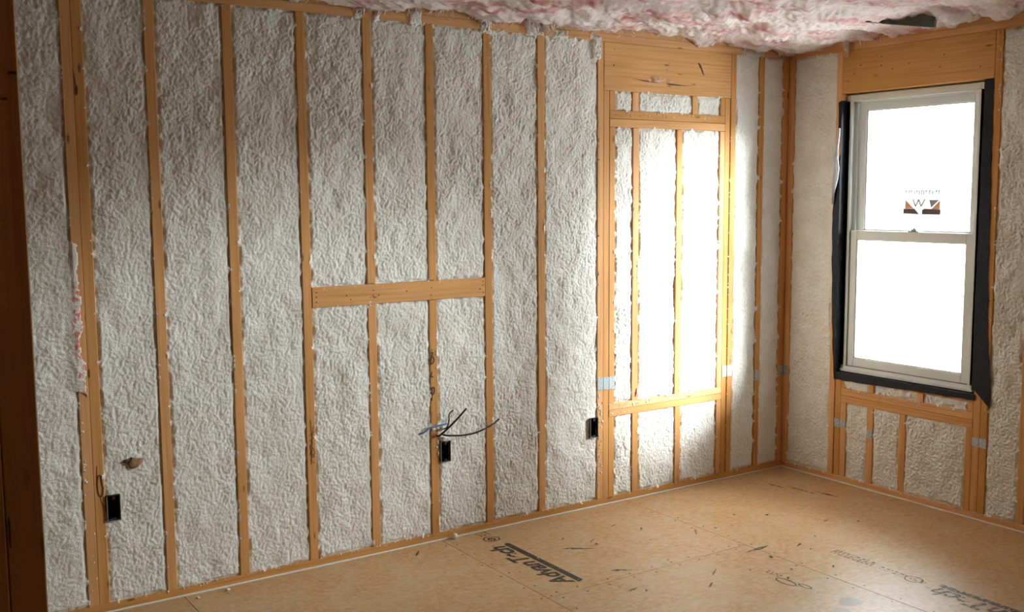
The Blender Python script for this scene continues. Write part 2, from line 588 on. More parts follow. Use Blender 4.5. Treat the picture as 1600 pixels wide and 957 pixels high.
board('sill_seal', SEAL, wall_right, (-0.006, 0.06, -6.2, -0.008, 0.0002, 0.0065), 'thin white seal strip under the bottom plate', bev=0.001)
right_stud('corner_stud', -0.001, -0.042)
def window_framing(o, full=True):
    right_stud('king_stud', -0.343 + o, -0.3805 + o)
    right_stud('king_stud', -1.275 + o, -1.3125 + o)
    right_stud('jack_stud', -1.2355 + o, -1.2735 + o, ZB, 2.187)
    right_stud('cripple_stud', -0.387 + o, -0.4245 + o, ZB, 0.592)
    right_stud('cripple_stud', -0.4265 + o, -0.464 + o, ZB, 0.4635)
    right_stud('cripple_stud', -1.1985 + o, -1.234 + o, ZB, 0.4635)
    for ya, yb in ((-0.4265, -0.458), (-0.602, -0.641), (-0.912, -0.950), (-1.205, -1.234)):
        right_stud('cripple_stud', ya + o, yb + o, 0.546, 0.592)
    for ya, yb in ((-0.606, -0.645), (-0.809, -0.848)):
        right_stud('cripple_stud', ya + o, yb + o, ZB, 0.4635)
    for z0, z1 in ((0.4645, 0.504), (0.5055, 0.545)):
        board('rough_sill', WY, wall_right, (jit() - 0.001, D, -1.234 + o, -0.4265 + o, z0, z1))
    board('opening_sill', WY, wall_right, (0.002, D, -1.234 + o, -0.3825 + o, 0.593, 0.630))
    board('header', WY, wall_right, (-0.001, 0.05, -1.2735 + o, -0.3825 + o, 2.188, H - 0.001), 'wide header board above the window' if full else None)
window_framing(0.0)
right_stud('king_stud', -0.343 + W2, -0.3805 + W2)
right_stud('king_stud', -1.275 + W2, -1.3125 + W2)
right_stud('jack_stud', -1.2355 + W2, -1.2735 + W2, ZB, 2.187)
board('header', WY, wall_right, (-0.001, 0.05, -1.2735 + W2, -0.3825 + W2, 2.188, H - 0.001))
board('rough_sill', WY, wall_right, (0.0, D, -1.2345 + W2, -0.3815 + W2, 1.512, 1.55))
for yc in (-0.66, -0.96):
    right_stud('cripple_stud', yc + HZ + W2, yc - HZ + W2, ZB, 1.511)
YST = (-1.497, -1.80, -2.11)
YST2 = (-3.73, -4.04, -4.35, -4.66, -4.97, -5.28, -5.59, -5.90)
for yc in YST + YST2:
    right_stud('stud', yc + .0195, yc - .0195)

# ------------------------------------------------------------------ spray foam, one panel for each bay
SEED = [10]
def foam(wall, side, u0, u1, z0, z1, res=0.0042, holes=(), amp=1.0, over=None, mat=FOAM, bulge=0.0, name='foam_panel', ov=0.007):
    SEED[0] += 1
    s = SEED[0]
    nu = max(4, int((u1 - u0 + 2 * ov) / res) + 1)
    nz = max(4, int((z1 - z0 + 2 * ov) / res) + 1)
    u = np.linspace(u0 - ov, u1 + ov + (over[2] if over else 0), nu)
    z = np.linspace(z0 - ov, z1 + ov, nz)
    U, Z = np.meshgrid(u, z)
    sx = 1.0 if side == 'back' else -1.0
    wx = U + 0.006 * vnoise(U / .03, Z / .03, s); wz = Z + 0.008 * vnoise(U / .03, Z / .03, s + 2)
    w1 = worley(wx / 0.0108, wz / 0.0132, s)
    w0 = worley(wx / 0.031, wz / 0.042, s + 13)
    w2 = worley(wx / 0.0085, wz / 0.0100, s + 3) if res < 0.008 else w1
    low = vnoise(U / 0.10, Z / 0.14, s + 5) + 0.7 * vnoise(U / 0.045, Z / 0.05, s + 6)
    patch = 0.9 + 0.25 * vnoise(U / 0.16, Z / 0.20, s + 31)
    h = -0.0045 + amp * (0.0040 * low + patch * (0.0034 * (0.55 - w0) + 0.0066 * (0.5 - w1) + 0.0024 * (0.5 - w2))) + bulge
    # margin towards the wood: mostly a small dark step, sometimes a ragged lip over the edge
    e = np.minimum(np.minimum(U - u0, (u1) - U), np.minimum(Z - z0, z1 - Z))
    lip = vnoise(U / 0.022 + 40, Z / 0.028, s + 9) + 0.5 * vnoise(U / 0.008, Z / 0.009, s + 11)
    h0 = h.copy()
    inside = np.clip(e / 0.014, 0, 1)
    edge_h = -0.0105 + 0.010 * lip
    h = h * inside + edge_h * (1 - inside)
    outm = e < -0.001
    h = np.where(outm, np.where(lip > 0.70, 0.0035 * np.clip((lip - .70) * 4, 0, 1), -0.008), h)
    if over:
        za, zb, wdt = over
        zr = 0.03 * vnoise(U / 0.02, Z * 0 + 1, s + 23)
        inz = (Z > za + zr) & (Z < zb + zr)
        lim = u1 + wdt * (0.72 + 0.30 * vnoise(Z / 0.05, Z * 0 + 3, s + 21) + 0.12 * vnoise(Z / 0.012, Z * 0 + 3, s + 22))
        k = (U > u1 - 0.03) & inz & (U < lim)
        h = np.where(k, np.where(U < u1, h0, np.maximum(h0, -0.002)) + 0.0065 * np.clip((U - u1 + 0.03) / 0.03, 0, 1), h)
        k2 = (U > u1 + 0.004) & ~k
        h = np.where(k2, -0.01, h)
    keep = None
    if holes:
        uc = (U[:-1, :-1] + U[1:, 1:]) / 2; zc = (Z[:-1, :-1] + Z[1:, 1:]) / 2
        keep = np.ones(uc.shape, bool)
        for (a, b, c, d) in holes:
            keep &= ~((uc > a) & (uc < b) & (zc > c) & (zc < d))
    if side == 'back':
        P = np.stack([U, -h, Z], -1)
        me = grid_mesh(name, P, keep, False)
    else:
        P = np.stack([-h, U, Z], -1)
        me = grid_mesh(name, P, keep, True)
    return link(name, me, mat, wall)

BOXES = {'a': (-3.877, -3.826, 0.371, 0.475), 'f': (-2.366, -2.312, 0.381, 0.482), 'i': (-1.4690, -1.4165, 0.375, 0.481)}
def inset(b, k=0.003):
    return (b[0] + k, b[1] - k, b[2] + k, b[3] - k)
HZ = 0.0195
xsall = [-6.11, -5.80, -5.49, -5.18, -4.87, -4.56, -4.25]
foam(wall_back, 'back', -6.5, -6.11 - HZ, ZB, ZT, 0.012)
for a, b in zip(xsall[:-1], xsall[1:]):
    foam(wall_back, 'back', a + HZ, b - HZ, ZB, ZT, 0.012)
foam(wall_back, 'back', -4.25 + HZ, -3.9595, ZB, ZT, over=(0.885, 1.465, 0.034), mat=FOAMR)
foam(wall_back, 'back', -3.8815, -3.635 - HZ, ZB, ZT, holes=[inset(BOXES['a'])])
foam(wall_back, 'back', -3.635 + HZ, -3.328 - HZ, ZB, ZT)
foam(wall_back, 'back', -3.328 + HZ, -3.013 - HZ, ZB, ZT)
for a, b in ((-3.013, -2.705), (-2.705, -2.392), (-2.392, -2.084)):
    foam(wall_back, 'back', a + HZ, b - HZ, 1.2495, ZT, amp=1.05)
    foam(wall_back, 'back', a + HZ, b - HZ, ZB, 1.1595, amp=1.15, holes=[inset(BOXES['f'])] if b == -2.084 else ())
foam(wall_back, 'back', -2.084 + HZ, -1.771 - HZ, ZB, ZT)
foam(wall_back, 'back', -1.771 + HZ, -1.4155, ZB, ZT, holes=[inset(BOXES['i'])])
for a, b in ((-1.302, -1.1645 - HZ), (-1.1645 + HZ, -0.741 - HZ), (-0.741 + HZ, -0.5505)):
    foam(wall_back, 'back', a, b, 2.0725, 2.171)
for a, b in ((-1.302, -1.160 - HZ), (-1.160 + HZ, -0.853 - HZ), (-0.853 + HZ, -0.5505)):
    foam(wall_back, 'back', a, b, 0.5415, 1.988)
for a, b in ((-1.302, -1.157 - HZ), (-1.157 + HZ, -0.847 - HZ), (-0.847 + HZ, -0.5505)):
    foam(wall_back, 'back', a, b, ZB, 0.471, amp=1.15)
foam(wall_back, 'back', -0.4725, -0.4705, 2.172, 2.18, name='foam_gap_fill')
foam(wall_back, 'back', -0.4305, -0.222 - HZ, ZB, ZT, amp=0.8)
foam(wall_back, 'back', -0.222 + HZ, -0.044, ZB, ZT, amp=0.7)

foam(wall_right, 'right', -0.343, -0.042, ZB, ZT, amp=1.4)
for a, b in ((-0.66 + HZ, -0.381), (-0.96 + HZ, -0.66 - HZ), (-1.2355, -0.96 - HZ)):
    foam(wall_right, 'right', a + W2, b + W2, ZB, 1.512, 0.012)
for o, rs in ((0.0, 0.0042),):
    for a, b in ((-0.602, -0.458), (-0.912, -0.641), (-1.205, -0.950)):
        foam(wall_right, 'right', a + o, b + o, 0.545, 0.592, rs, amp=1.5)
    for a, b in ((-0.606, -0.464), (-0.809, -0.645), (-1.1985, -0.848)):
        foam(wall_right, 'right', a + o, b + o, ZB, 0.4645, rs, amp=1.7)
foam(wall_right, 'right', -1.4775, -1.3125, ZB, ZT, amp=1.5)
for a, b in zip(YST[:-1], YST[1:]):
    foam(wall_right, 'right', b + HZ, a - HZ, ZB, ZT, 0.010)
foam(wall_right, 'right', -0.343 + W2, YST[-1] - HZ, ZB, ZT, 0.012)
ye = (-1.3125 + W2 + HZ,) + YST2 + (-6.2 - HZ,)
for i in range(len(ye) - 1):
    foam(wall_right, 'right', ye[i + 1] + HZ, ye[i] - HZ, ZB, ZT, 0.015)

# ragged smears of foam over the top plate
for u0, u1, z0, z1 in ((-2.775, -2.715, H - 0.012, H + 0.07), (-2.675, -2.63, H - 0.012, H + 0.06), (-2.50, -2.42, H - 0.01, H + 0.06), (-2.125, -2.045, H - 0.03, H + 0.07),
                       (-1.87, -1.745, H - 0.012, H + 0.06), (-1.70, -1.60, H - 0.01, H + 0.04), (-1.46, -1.385, H - 0.10, H + 0.03), (-0.40, -0.20, H - 0.01, H + 0.035)):
    foam(wall_back, 'back', u0, u1, z0, z1, amp=1.3, bulge=0.0075, name='foam_smear')

# foam crumbs stuck to the faces of the framing
def spatter(name, wall, side, spots, n, seed):
    rg = random.Random(seed)
    parts = []
    for (u0, u1, z0, z1, k) in spots:
        for _ in range(k):
            u, z = rg.uniform(u0, u1), rg.uniform(z0, z1)
            r = rg.uniform(0.0015, 0.0048)
            me = blob_mesh('t', r, rg.random(), (1, 1, 1.3), 1, 0.4)
            v = [p.co + Vector((u, 0, z)) if side == 'back' else p.co + Vector((0, u, z)) for p in me.vertices]
            parts.append((v, [tuple(p.vertices) for p in me.polygons]))
            bpy.data.meshes.remove(me)
    me = merge_mesh(name, parts)
    return link(name, me, FOAM, wall, kind='stuff')
spatter('foam_spatter', wall_back, 'back', [
    (-1.415, -1.38, 0.15, 0.62, 60), (-1.338, -0.9, 0.515, 0.542, 70), (-0.9, -0.52, 0.53, 0.542, 16), (-1.338, -1.15, 0.475, 0.51, 16), (-2.40, -2.375, 0.40, 0.58, 14),
    (-2.99, -2.11, 1.235, 1.249, 26), (-2.99, -2.75, 1.155, 1.18, 18), (-2.72, -2.69, 1.155, 1.19, 10), (-2.12, -2.107, 1.16, 1.25, 16),
    (-1.30, -0.55, 2.05, 2.073, 36), (-3.955, -3.945, 0.4, 0.85, 16), (-3.955, -3.92, 0.1, 0.4, 6), (-0.475, -0.468, 0.3, 2.15, 30),
    (-3.8, -0.6, 0.034, 0.039, 60), (-2.1, -2.065, 2.0, 2.4, 10)], 0, 5)
spatter('foam_spatter', wall_right, 'right', [
    (-1.2, -0.45, 0.535, 0.546, 36), (-0.95, -0.65, 0.51, 0.545, 10), (-1.3, -0.1, 0.03, 0.04, 30), (-1.312, -1.30, 0.9, 2.3, 14), (-1.312, -1.29, 2.1, 2.38, 14)], 0, 6)

# ------------------------------------------------------------------ ceiling: joists and pink batts
ceiling = link('ceiling', boxes_mesh('ceiling', [(-6.6, 0.16, -6.3, 0.16, 2.78, 2.80)], 0), SHEATH, None, 'roof deck above the pink insulation', 'structure')
jy = [-0.655, -1.265, -1.875, -2.485, -3.095, -3.705, -4.315, -4.925, -5.535, -6.145]
for y in jy:
    board('ceiling_joist', WX, ceiling, (-6.5, 0.13, y - 0.019, y + 0.019, H + 0.077, H + 0.30))
edges = [0.0] + jy
for i in range(len(edges) - 1):
    ya, yb = edges[i], edges[i + 1]
    near = i < 4
    res = 0.008 if near else 0.03
    xa = -3.9 if near else -6.5
    spans = [(xa, -0.002)] if not near else [(-6.5, -3.4), (-3.4, -0.002)]
    for (x0, x1) in spans:
        rs = res if x1 > -1 else 0.03
        x = np.arange(x0 - 0.005, x1 + 0.006, rs)
        yv = np.arange(yb - 0.015, ya + (0.016 if i else 0.0), rs)
        U, V = np.meshgrid(x, yv)
        s = 300 + i
        dE = np.minimum(ya - V, V - yb)
        # streaky torn surface, fibres lying diagonally
        p = U * 0.8 + V * 0.6; q = -U * 0.6 + V * 0.8
        n = 0.026 * vnoise(U / .30, V / .22, s) + 0.015 * vnoise(p / .24, q / .07, s + 1) + 0.008 * vnoise(p / .09, q / .022, s + 2) + 0.004 * vnoise(p / .03, q / .010, s + 3) + 0.0015 * vnoise(U / .016, V / .013, s + 4)
        zl = H + 0.046 + n
        if i > 0:
            sag = np.clip(dE / 0.05, 0, 1)
        else:
            sag = np.clip((V - yb) / 0.05, 0, 1)
        zl = zl + (1 - sag) * 0.026
        zl = np.where(sag < 0.9, np.minimum(zl, H + 0.079), zl)
        dj = dE if i > 0 else V - yb
        # on the long wall the batt rides up over the plates towards the camera
        if i == 0:
            wall_d = np.clip(-V / 0.04, 0, 1)
            zl += (1 - wall_d) * (0.010 + 0.026 * vnoise(U / 0.11, V * 0, s + 7) + 0.012 * vnoise(U / 0.025, V * 0, s + 8) + 0.008 * vnoise(U / 0.012, V * 0, s + 9))
        # and shrinks back from the window wall nearer the camera
        back = np.clip((-V - 0.95) / 0.5, 0, 1) * 0.10 + 0.0
        gap = np.clip((U + back) / 0.04, 0, 1)
        zl += gap * 0.06
        zl = np.maximum(zl, H + 0.006)
        zl = np.minimum(zl, H + 0.088 + 0.25 * np.maximum(zl - H - 0.088, 0) + gap * 0.05)
        tj = np.clip((dj + 0.010) / 0.020, 0, 1)
        zl = zl * tj + (H + 0.0785) * (1 - tj)          # tucked up against the joists
        P = np.stack([U, V, zl], -1)
        link('insulation_batt', grid_mesh('insulation_batt', P, None, True), BATT, ceiling)

# hanging fibre wisps
rg = random.Random(11)
parts = []
def strand(x, y, z0, z1, r, sway):
    pts = []
    for k in range(5):
        t = k / 4
        pts.append((x + rg.uniform(-sway, sway) * t, y + rg.uniform(-sway, sway) * t * 0.4, z0 + (z1 - z0) * t))
    parts.append(tube('w', pts, [r, r, r * 0.8, r * 0.5], None, seg=5, sub=3))
for xc, n, zl in ((-2.735, 9, 0.005), (-2.66, 7, 0.0), (-2.50, 8, 0.03), (-2.37, 5, 0.03), (-2.115, 10, -0.005), (-2.02, 6, 0.0), (-1.83, 12, -0.01), (-1.73, 10, 0.0), (-1.52, 8, 0.03), (-0.36, 10, 0.0), (-0.27, 8, -0.01), (-0.07, 5, -0.03)):
    for _ in range(n):
        strand(xc + rg.uniform(-0.035, 0.035), -0.008 - rg.random() * 0.012, H + 0.095, H + zl + rg.uniform(-0.005, 0.045), rg.uniform(0.0016, 0.0075), 0.018)
for _ in range(150):
    strand(rg.uniform(-3.0, -0.1), -0.008 - rg.random() * 0.015, H + 0.09, H + rg.uniform(0.02, 0.06), rg.uniform(0.0008, 0.0034), 0.02)
for yc, n, zl in ((-0.20, 6, 0.0), (-0.25, 5, 0.01), (-0.50, 5, 0.0), (-0.62, 5, 0.01), (-0.75, 4, 0.02)):
    for _ in range(n):
        x = -0.008 - rg.random() * 0.012
        strand(x, yc + rg.uniform(-0.03, 0.03), H + 0.095, H + zl + rg.uniform(0, 0.04), rg.uniform(0.001, 0.003), 0.012)
link('fibre_wisps', merge_mesh('fibre_wisps', parts), WISP, ceiling, kind='stuff')
parts = []
for _ in range(22):
    strand(-0.03 + rg.uniform(-.006, .006), -0.425 + rg.uniform(-0.012, 0.012), H + 0.09, H - 0.038 + rg.uniform(0, 0.05), rg.uniform(0.0016, 0.0042), 0.014)
tf = link('fibre_tuft', merge_mesh('fibre_tuft', parts), WISP, ceiling, 'long white tuft of fibre hanging by the window header')

# grey sheet metal boot showing through a gap in the batts
boot = empty('duct_boot', (-0.43, -1.00, H + 0.026), 'dark grey sheet metal duct boot half buried in the pink ceiling insulation', 'duct', rot=(math.radians(9), math.radians(-6), math.radians(28)))
def in_ring(hx, hy, w, z0, z1):
    return [(-hx, hx, -hy, -hy + w, z0, z1), (-hx, hx, hy - w, hy, z0, z1), (-hx, -hx + w, -hy + w, hy - w, z0, z1), (hx - w, hx, -hy + w, hy - w, z0, z1)]
link('flange', boxes_mesh('flange', in_ring(0.055, 0.21, 0.016, 0.0, 0.002), 0.0005), DUCT, boot)
link('boot_body', boxes_mesh('boot_body', in_ring(0.042, 0.196, 0.002, 0.002, 0.11), 0), DUCT, boot)
link('boot_dark_sheet', boxes_mesh('boot_dark_sheet', [(-0.041, 0.041, -0.194, 0.194, 0.055, 0.057)], 0), DUCTIN, boot)  # near-black sheet closing the boot, painted as its dark inside
link('damper_blade', boxes_mesh('damper_blade', [(-0.040, 0.0, -0.05, 0.19, 0.004, 0.0055)], 0.0004), DUCT, boot)

# ------------------------------------------------------------------ windows
def build_window(name, o, label):
    w = empty(name, (0.04, -0.795 + o, 0.636), label, kind='structure')
    cy, bz = -0.795 + o, 0.636
    def bx(lst):
        return [(x0 - 0.04, x1 - 0.04, y0 + o - cy, y1 + o - cy, z0 - bz, z1 - bz) for (x0, x1, y0, y1, z0, z1) in lst]
    yl, yr, zb, zt = -0.385, -1.205, 0.638, 2.178
    # frame: stepped jambs with tracks
    for (ya, yb, nm) in ((yl, yl - 0.036, 'jamb'), (yr + 0.036, yr, 'jamb')):
        s = -1 if ya == yl else 1
        e = yl if ya == yl else yr
        link(nm, boxes_mesh(nm, bx([
            (0.040, 0.135, min(e, e + s * 0.022), max(e, e + s * 0.022), zb, zt),
            (0.040, 0.048, min(e, e + s * 0.036), max(e, e + s * 0.036), zb + .03, zt - .03),
            (0.078, 0.086, min(e, e + s * 0.042), max(e, e + s * 0.042), zb + .03, zt - .03),
            (0.120, 0.135, min(e, e + s * 0.050), max(e, e + s * 0.050), zb + .03, zt - .03)]), 0.0015), VINYL, w)
    link('head_jamb', boxes_mesh('head_jamb', bx([(0.040, 0.135, yr + .022, yl - .022, zt - 0.028, zt), (0.040, 0.050, yr + .036, yl - .036, zt - 0.036, zt - .027),
                                                  (0.078, 0.086, yr + .04, yl - .04, zt - 0.044, zt - .027)]), 0.0012), VINYL, w)
    link('window_sill', boxes_mesh('window_sill', bx([(0.030, 0.135, yr + .002, yl - .002, zb, zb + 0.014), (0.040, 0.058, yr + .022, yl - .022, zb + .012, zb + 0.030),
                                                      (0.075, 0.135, yr + .022, yl - .022, zb + .012, zb + 0.034)]), 0.0012), VINYL, w)
    def sash(nm, x0, x1, ya, yb, za, zb_, ga, gb, gza, gzb, gx):
        s = link(nm, boxes_mesh(nm, bx([(x0, x1, ga, ya, za, zb_), (x0, x1, yb, gb, za, zb_), (x0, x1, gb, ga, za, gza), (x0, x1, gb, ga, gzb, zb_)]), 0.0016), VINYL, w)
        st = 0.007
        # glazing bead, set back a little
        link('glazing_bead', boxes_mesh('glazing_bead', bx([(x0 + .006, gx, ga - st, ga + .001, gza, gzb), (x0 + .006, gx, gb - .001, gb + st, gza, gzb),
             (x0 + .006, gx, gb, ga, gza - .001, gza + st), (x0 + .006, gx, gb, ga, gzb - st, gzb + .001)]), 0.001), VINYL, s)
        link('pane', boxes_mesh('pane', bx([(gx - .002, gx + .002, gb - .004, ga + .004, gza - .004, gzb + .004)]), 0), GLASS, s)
        return s
    up = sash('upper_sash', 0.087, 0.118, -0.428, -1.160, 1.388, 2.148, -0.480, -1.122, 1.436, 2.095, 0.104)
    lo = sash('lower_sash', 0.050, 0.077, -0.424, -1.166, 0.672, 1.434, -0.462, -1.128, 0.716, 1.386, 0.066)
    # dark seals beside the lower sash and along the sill
    link('weather_strip', boxes_mesh('weather_strip', bx([(0.051, 0.074, -0.4235, -0.4195, 0.672, 1.43), (0.051, 0.074, -1.1705, -1.1665, 0.672, 1.43), (0.051, 0.074, -1.166, -0.424, 0.668, 0.6715)]), 0), GASKET, w)
    lk = link('sash_lock', boxes_mesh('sash_lock', bx([(0.052, 0.076, -0.850, -0.788, 1.434, 1.440), (0.055, 0.073, -0.836, -0.803, 1.440, 1.449), (0.058, 0.068, -0.826, -0.812, 1.449, 1.456)]), 0.0018), plain('lock_' + name, (0.30, 0.36, 0.35), 0.4, var=0.1), lo)
    return w, bx
win1, bx1 = build_window('window_1', 0.0, 'white vinyl double hung window with a maker sticker on the upper pane')
win_added, bx2 = build_window('added_window', W2, 'small high white vinyl window added out of view for more daylight')
win_added.location.z = 1.556
win_added.scale.z = 0.402  # added window, its height set by how much light it lets in

# sticker on the upper pane
sk = empty('sticker', (0.1, -0.836, 1.527), 'orange and grey printed sticker reading W on the upper window pane', 'sticker')
def flat_x(name, polys, mat, x, parent, th=0.0004):
    bm = bmesh.new()
    for poly in polys:
        f = bm.faces.new([bm.verts.new((x, y + 0.836, z - 1.527)) for (y, z) in poly])
        r = bmesh.ops.extrude_face_region(bm, geom=[f])
        for v in r['geom']:
            if isinstance(v, bmesh.types.BMVert):
                v.co.x += th
    bmesh.ops.recalc_face_normals(bm, faces=list(bm.faces))
    me = bpy.data.meshes.new(name)
    bm.to_mesh(me)
    bm.free()
    return link(name, me, mat, parent)
def bar_poly(p, q, w):
    p, q = Vector(p), Vector(q)
    n = (q - p).normalized(); n = Vector((-n.y, n.x)) * w / 2
    return [tuple(p + n), tuple(q + n), tuple(q - n), tuple(p - n)]
XS = 0.0
STK_B = plain('sticker_glare_sheet', (0.86, 0.88, 0.88), 0.6, var=0.02)
translucent(STK_B, 0.22)
flat_x('sticker_glare_sheet', [[(-0.716, 1.520), (-0.950, 1.520), (-0.950, 1.664), (-0.716, 1.664)]], STK_B, 0.0006, sk)  # translucent sheet added behind the print to dim the window glare
flat_x('sticker_dark_band', [[(-0.722, 1.531), (-0.818, 1.527), (-0.790, 1.556), (-0.724, 1.556)]], STK_D, XS, sk)
flat_x('sticker_dark_band', [[(-0.836, 1.527), (-0.942, 1.527), (-0.944, 1.552), (-0.850, 1.557), (-0.836, 1.550)]], STK_D, XS, sk)
flat_x('sticker_orange_corner', [[(-0.733, 1.603), (-0.733, 1.557), (-0.785, 1.557)]], STK_O, XS, sk)
flat_x('sticker_orange_corner', [[(-0.888, 1.5535), (-0.938, 1.5535), (-0.940, 1.600)]], STK_O, XS, sk)
flat_x('sticker_triangle', [[(-0.876, 1.603), (-0.935, 1.603), (-0.889, 1.563)]], STK_G, XS, sk)
wl = 0.0065
flat_x('letter_w', [bar_poly((-0.779, 1.607), (-0.795, 1.569), wl), bar_poly((-0.795, 1.569), (-0.813, 1.605), wl), bar_poly((-0.813, 1.605), (-0.829, 1.569), wl), bar_poly((-0.829, 1.569), (-0.850, 1.607), wl)], STK_G, XS, sk)
tk = []
rg = random.Random(4)
y = -0.733
while y > -0.937:                                   # worn line of small back-to-front lettering
    hgt = rg.choice((0.016, 0.010, 0.018, 0.012))
    tk.append(bar_poly((y, 1.652), (y - 0.002, 1.650 - hgt), 0.0042))
    if rg.random() < 0.6:
        tk.append(bar_poly((y - 0.001, 1.650), (y - 0.009, 1.652), 0.0045))
    y -= rg.choice((0.013, 0.016, 0.020))
flat_x('sticker_lettering', tk, STK_G, XS, sk)

# black flashing membrane around the opening
fl = empty('window_flashing', (0, -0.795, 0.593), 'black flashing membrane lining the opening around the white window', 'flashing')
def sheet(name, pts2, mat, x0=-0.004, th=0.003, parent=fl, seed=0, wav=0.002):
    """ragged sheet on the wall face from an outline (y, z)"""
    rgx = random.Random(seed)
    bm = bmesh.new()
    f = bm.faces.new([bm.verts.new((x0, y, z - 0.593)) for (y, z) in [(a + 0.795, b) for a, b in pts2]])
    r = bmesh.ops.extrude_face_region(bm, geom=[f])
    for v in r['geom']:
        if isinstance(v, bmesh.types.BMVert):
            v.co.x += th + rgx.uniform(-wav, 0)
    bmesh.ops.recalc_face_normals(bm, faces=list(bm.faces))
    bmesh.ops.triangulate(bm, faces=list(bm.faces))
    me = bpy.data.meshes.new(name)
    bm.to_mesh(me)
    bm.free()
    return link(name, me, mat, parent)
rg = random.Random(21)
def rag(pts, a=0.003):
    out = []
    for (p, q) in zip(pts, pts[1:] + pts[:1]):
        p, q = Vector(p), Vector(q)
        n = max(1, int((q - p).length / 0.04))
        for k in range(n):
            t = p.lerp(q, k / n)
            out.append((t.x + (rg.uniform(-a, a) if k else 0), t.y + (rg.uniform(-a, a) if k else 0)))
    return out
# right strip folded onto the stud face, with the cut diagonal tail
sheet('tape_strip', rag([(-1.2265, 2.186), (-1.272, 2.186), (-1.284, 1.4), (-1.296, 0.95), (-1.322, 0.72), (-1.325, 0.575), (-1.242, 0.652), (-1.222, 0.66)], 0.0025), TAPE, seed=1)
# sill strip hanging over the rough sill, in overlapping pieces
for k, (ya, yb, za, zb) in enumerate(((-0.376, -0.62, 0.590, 0.593), (-0.612, -0.85, 0.594, 0.598), (-0.842, -1.246, 0.600, 0.606))):
    sheet('tape_strip', rag([(ya, 0.634), (yb, 0.634), (yb, zb), (ya, za)], 0.0022), TAPE, x0=-0.004 - 0.0012 * k, seed=3 + k)
link('tape_strip', boxes_mesh('tape_strip', [(0.0, 0.13, -1.234 + .795, -0.383 + .795, 0.631 - .593, 0.6345 - .593)], 0), TAPE, fl)
# left strip: bulging onto the king stud, and into the jamb
sheet('tape_strip', rag([(-0.3815, 0.592), (-0.378, 0.592), (-0.360, 0.80), (-0.348, 1.10), (-0.338, 1.45), (-0.341, 1.62), (-0.362, 1.80), (-0.3815, 1.86)], 0.003), TAPE, seed=7)
sheet('tape_strip', rag([(-0.3815, 1.995), (-0.3815, 2.150), (-0.360, 2.142), (-0.364, 2.0)], 0.002), TAPE, seed=8)
link('tape_strip', boxes_mesh('tape_strip', [(-0.003, 0.13, -0.3835 + .795, -0.3815 + .795, 0.592 - .593, 2.15 - .593)], 0), TAPE, fl)
# crumpled translucent film peeling from the left strip
rows = []
for k, (z, y0, y1, xx) in enumerate(((2.0, -0.362, -0.379, -0.006), (1.96, -0.366, -0.381, -0.010), (1.90, -0.362, -0.376, -0.014), (1.84, -0.352, -0.381, -0.022), (1.78, -0.347, -0.388, -0.016), (1.72, -0.345, -0.384, -0.020), (1.66, -0.343, -0.362, -0.014), (1.58, -0.341, -0.349, -0.010))):
    rows.append([(xx + 0.006 * ((j * 7 + k * 3) % 3 - 1), y0 + (y1 - y0) * j / 4 + 0.795, z - 0.593) for j in range(5)])
fm = link('release_film', grid_mesh('release_film', np.array(rows), None, False), FILM, fl, 'crumpled clear backing film')
sm = fm.modifiers.new('thick', 'SOLIDIFY'); sm.thickness = 0.0006

# ------------------------------------------------------------------ electrical boxes
def elec_box(key, label, seed):
    x0, x1, z0, z1 = BOXES[key]
    w, h = x1 - x0, z1 - z0
    e = empty('electrical_box', ((x0 + x1) / 2, 0.0, z0), label, 'electrical box', 'open outlet boxes along the foam wall')
    t, dp, fr = 0.003, 0.062, -0.010
    hw = w / 2
    link('box_shell', boxes_mesh('box_shell', [(-hw, -hw + t, fr, dp, 0, h), (hw - t, hw, fr, dp, 0, h), (-hw + t, hw - t, fr, dp, 0, t), (-hw + t, hw - t, fr, dp, h - t, h), (-hw + t, hw - t, dp - t, dp, t, h - t)], 0.0005), BOXM, e)
    rim = [(-hw - .001, -hw + t * .55, fr - .0015, fr, 0, h), (-hw, hw, fr - .0015, fr, -0.001, t * .8)]
    link('rim', boxes_mesh('rim', rim, 0.0004), RIMM, e)
    for zz in (0.008, h - 0.012):
        link('screw_tab', boxes_mesh('screw_tab', [(-0.006, 0.006, fr + 0.001, fr + 0.005, zz - 0.006, zz + 0.006)], 0.001), BOXM, e)
    rgx = random.Random(seed)
    for k in range(2):
        xo = rgx.uniform(-0.4, 0.4) * hw
        tube('wire', [(xo, dp - .004, h - 0.02), (xo + 0.004, 0.025, h * 0.6), (xo * -0.6, 0.02, h * 0.35), (xo * -1, 0.035, h * 0.2)], 0.0028, BLACKC, e, seg=6, sub=4)
    return e
elec_box('a', 'black open electrical box beside the doubled stud on the far left', 1)
elec_box('f', 'black open electrical box just below the loose cables', 2)
elec_box('i', 'black open electrical box against the triple stud of the framed opening', 3)

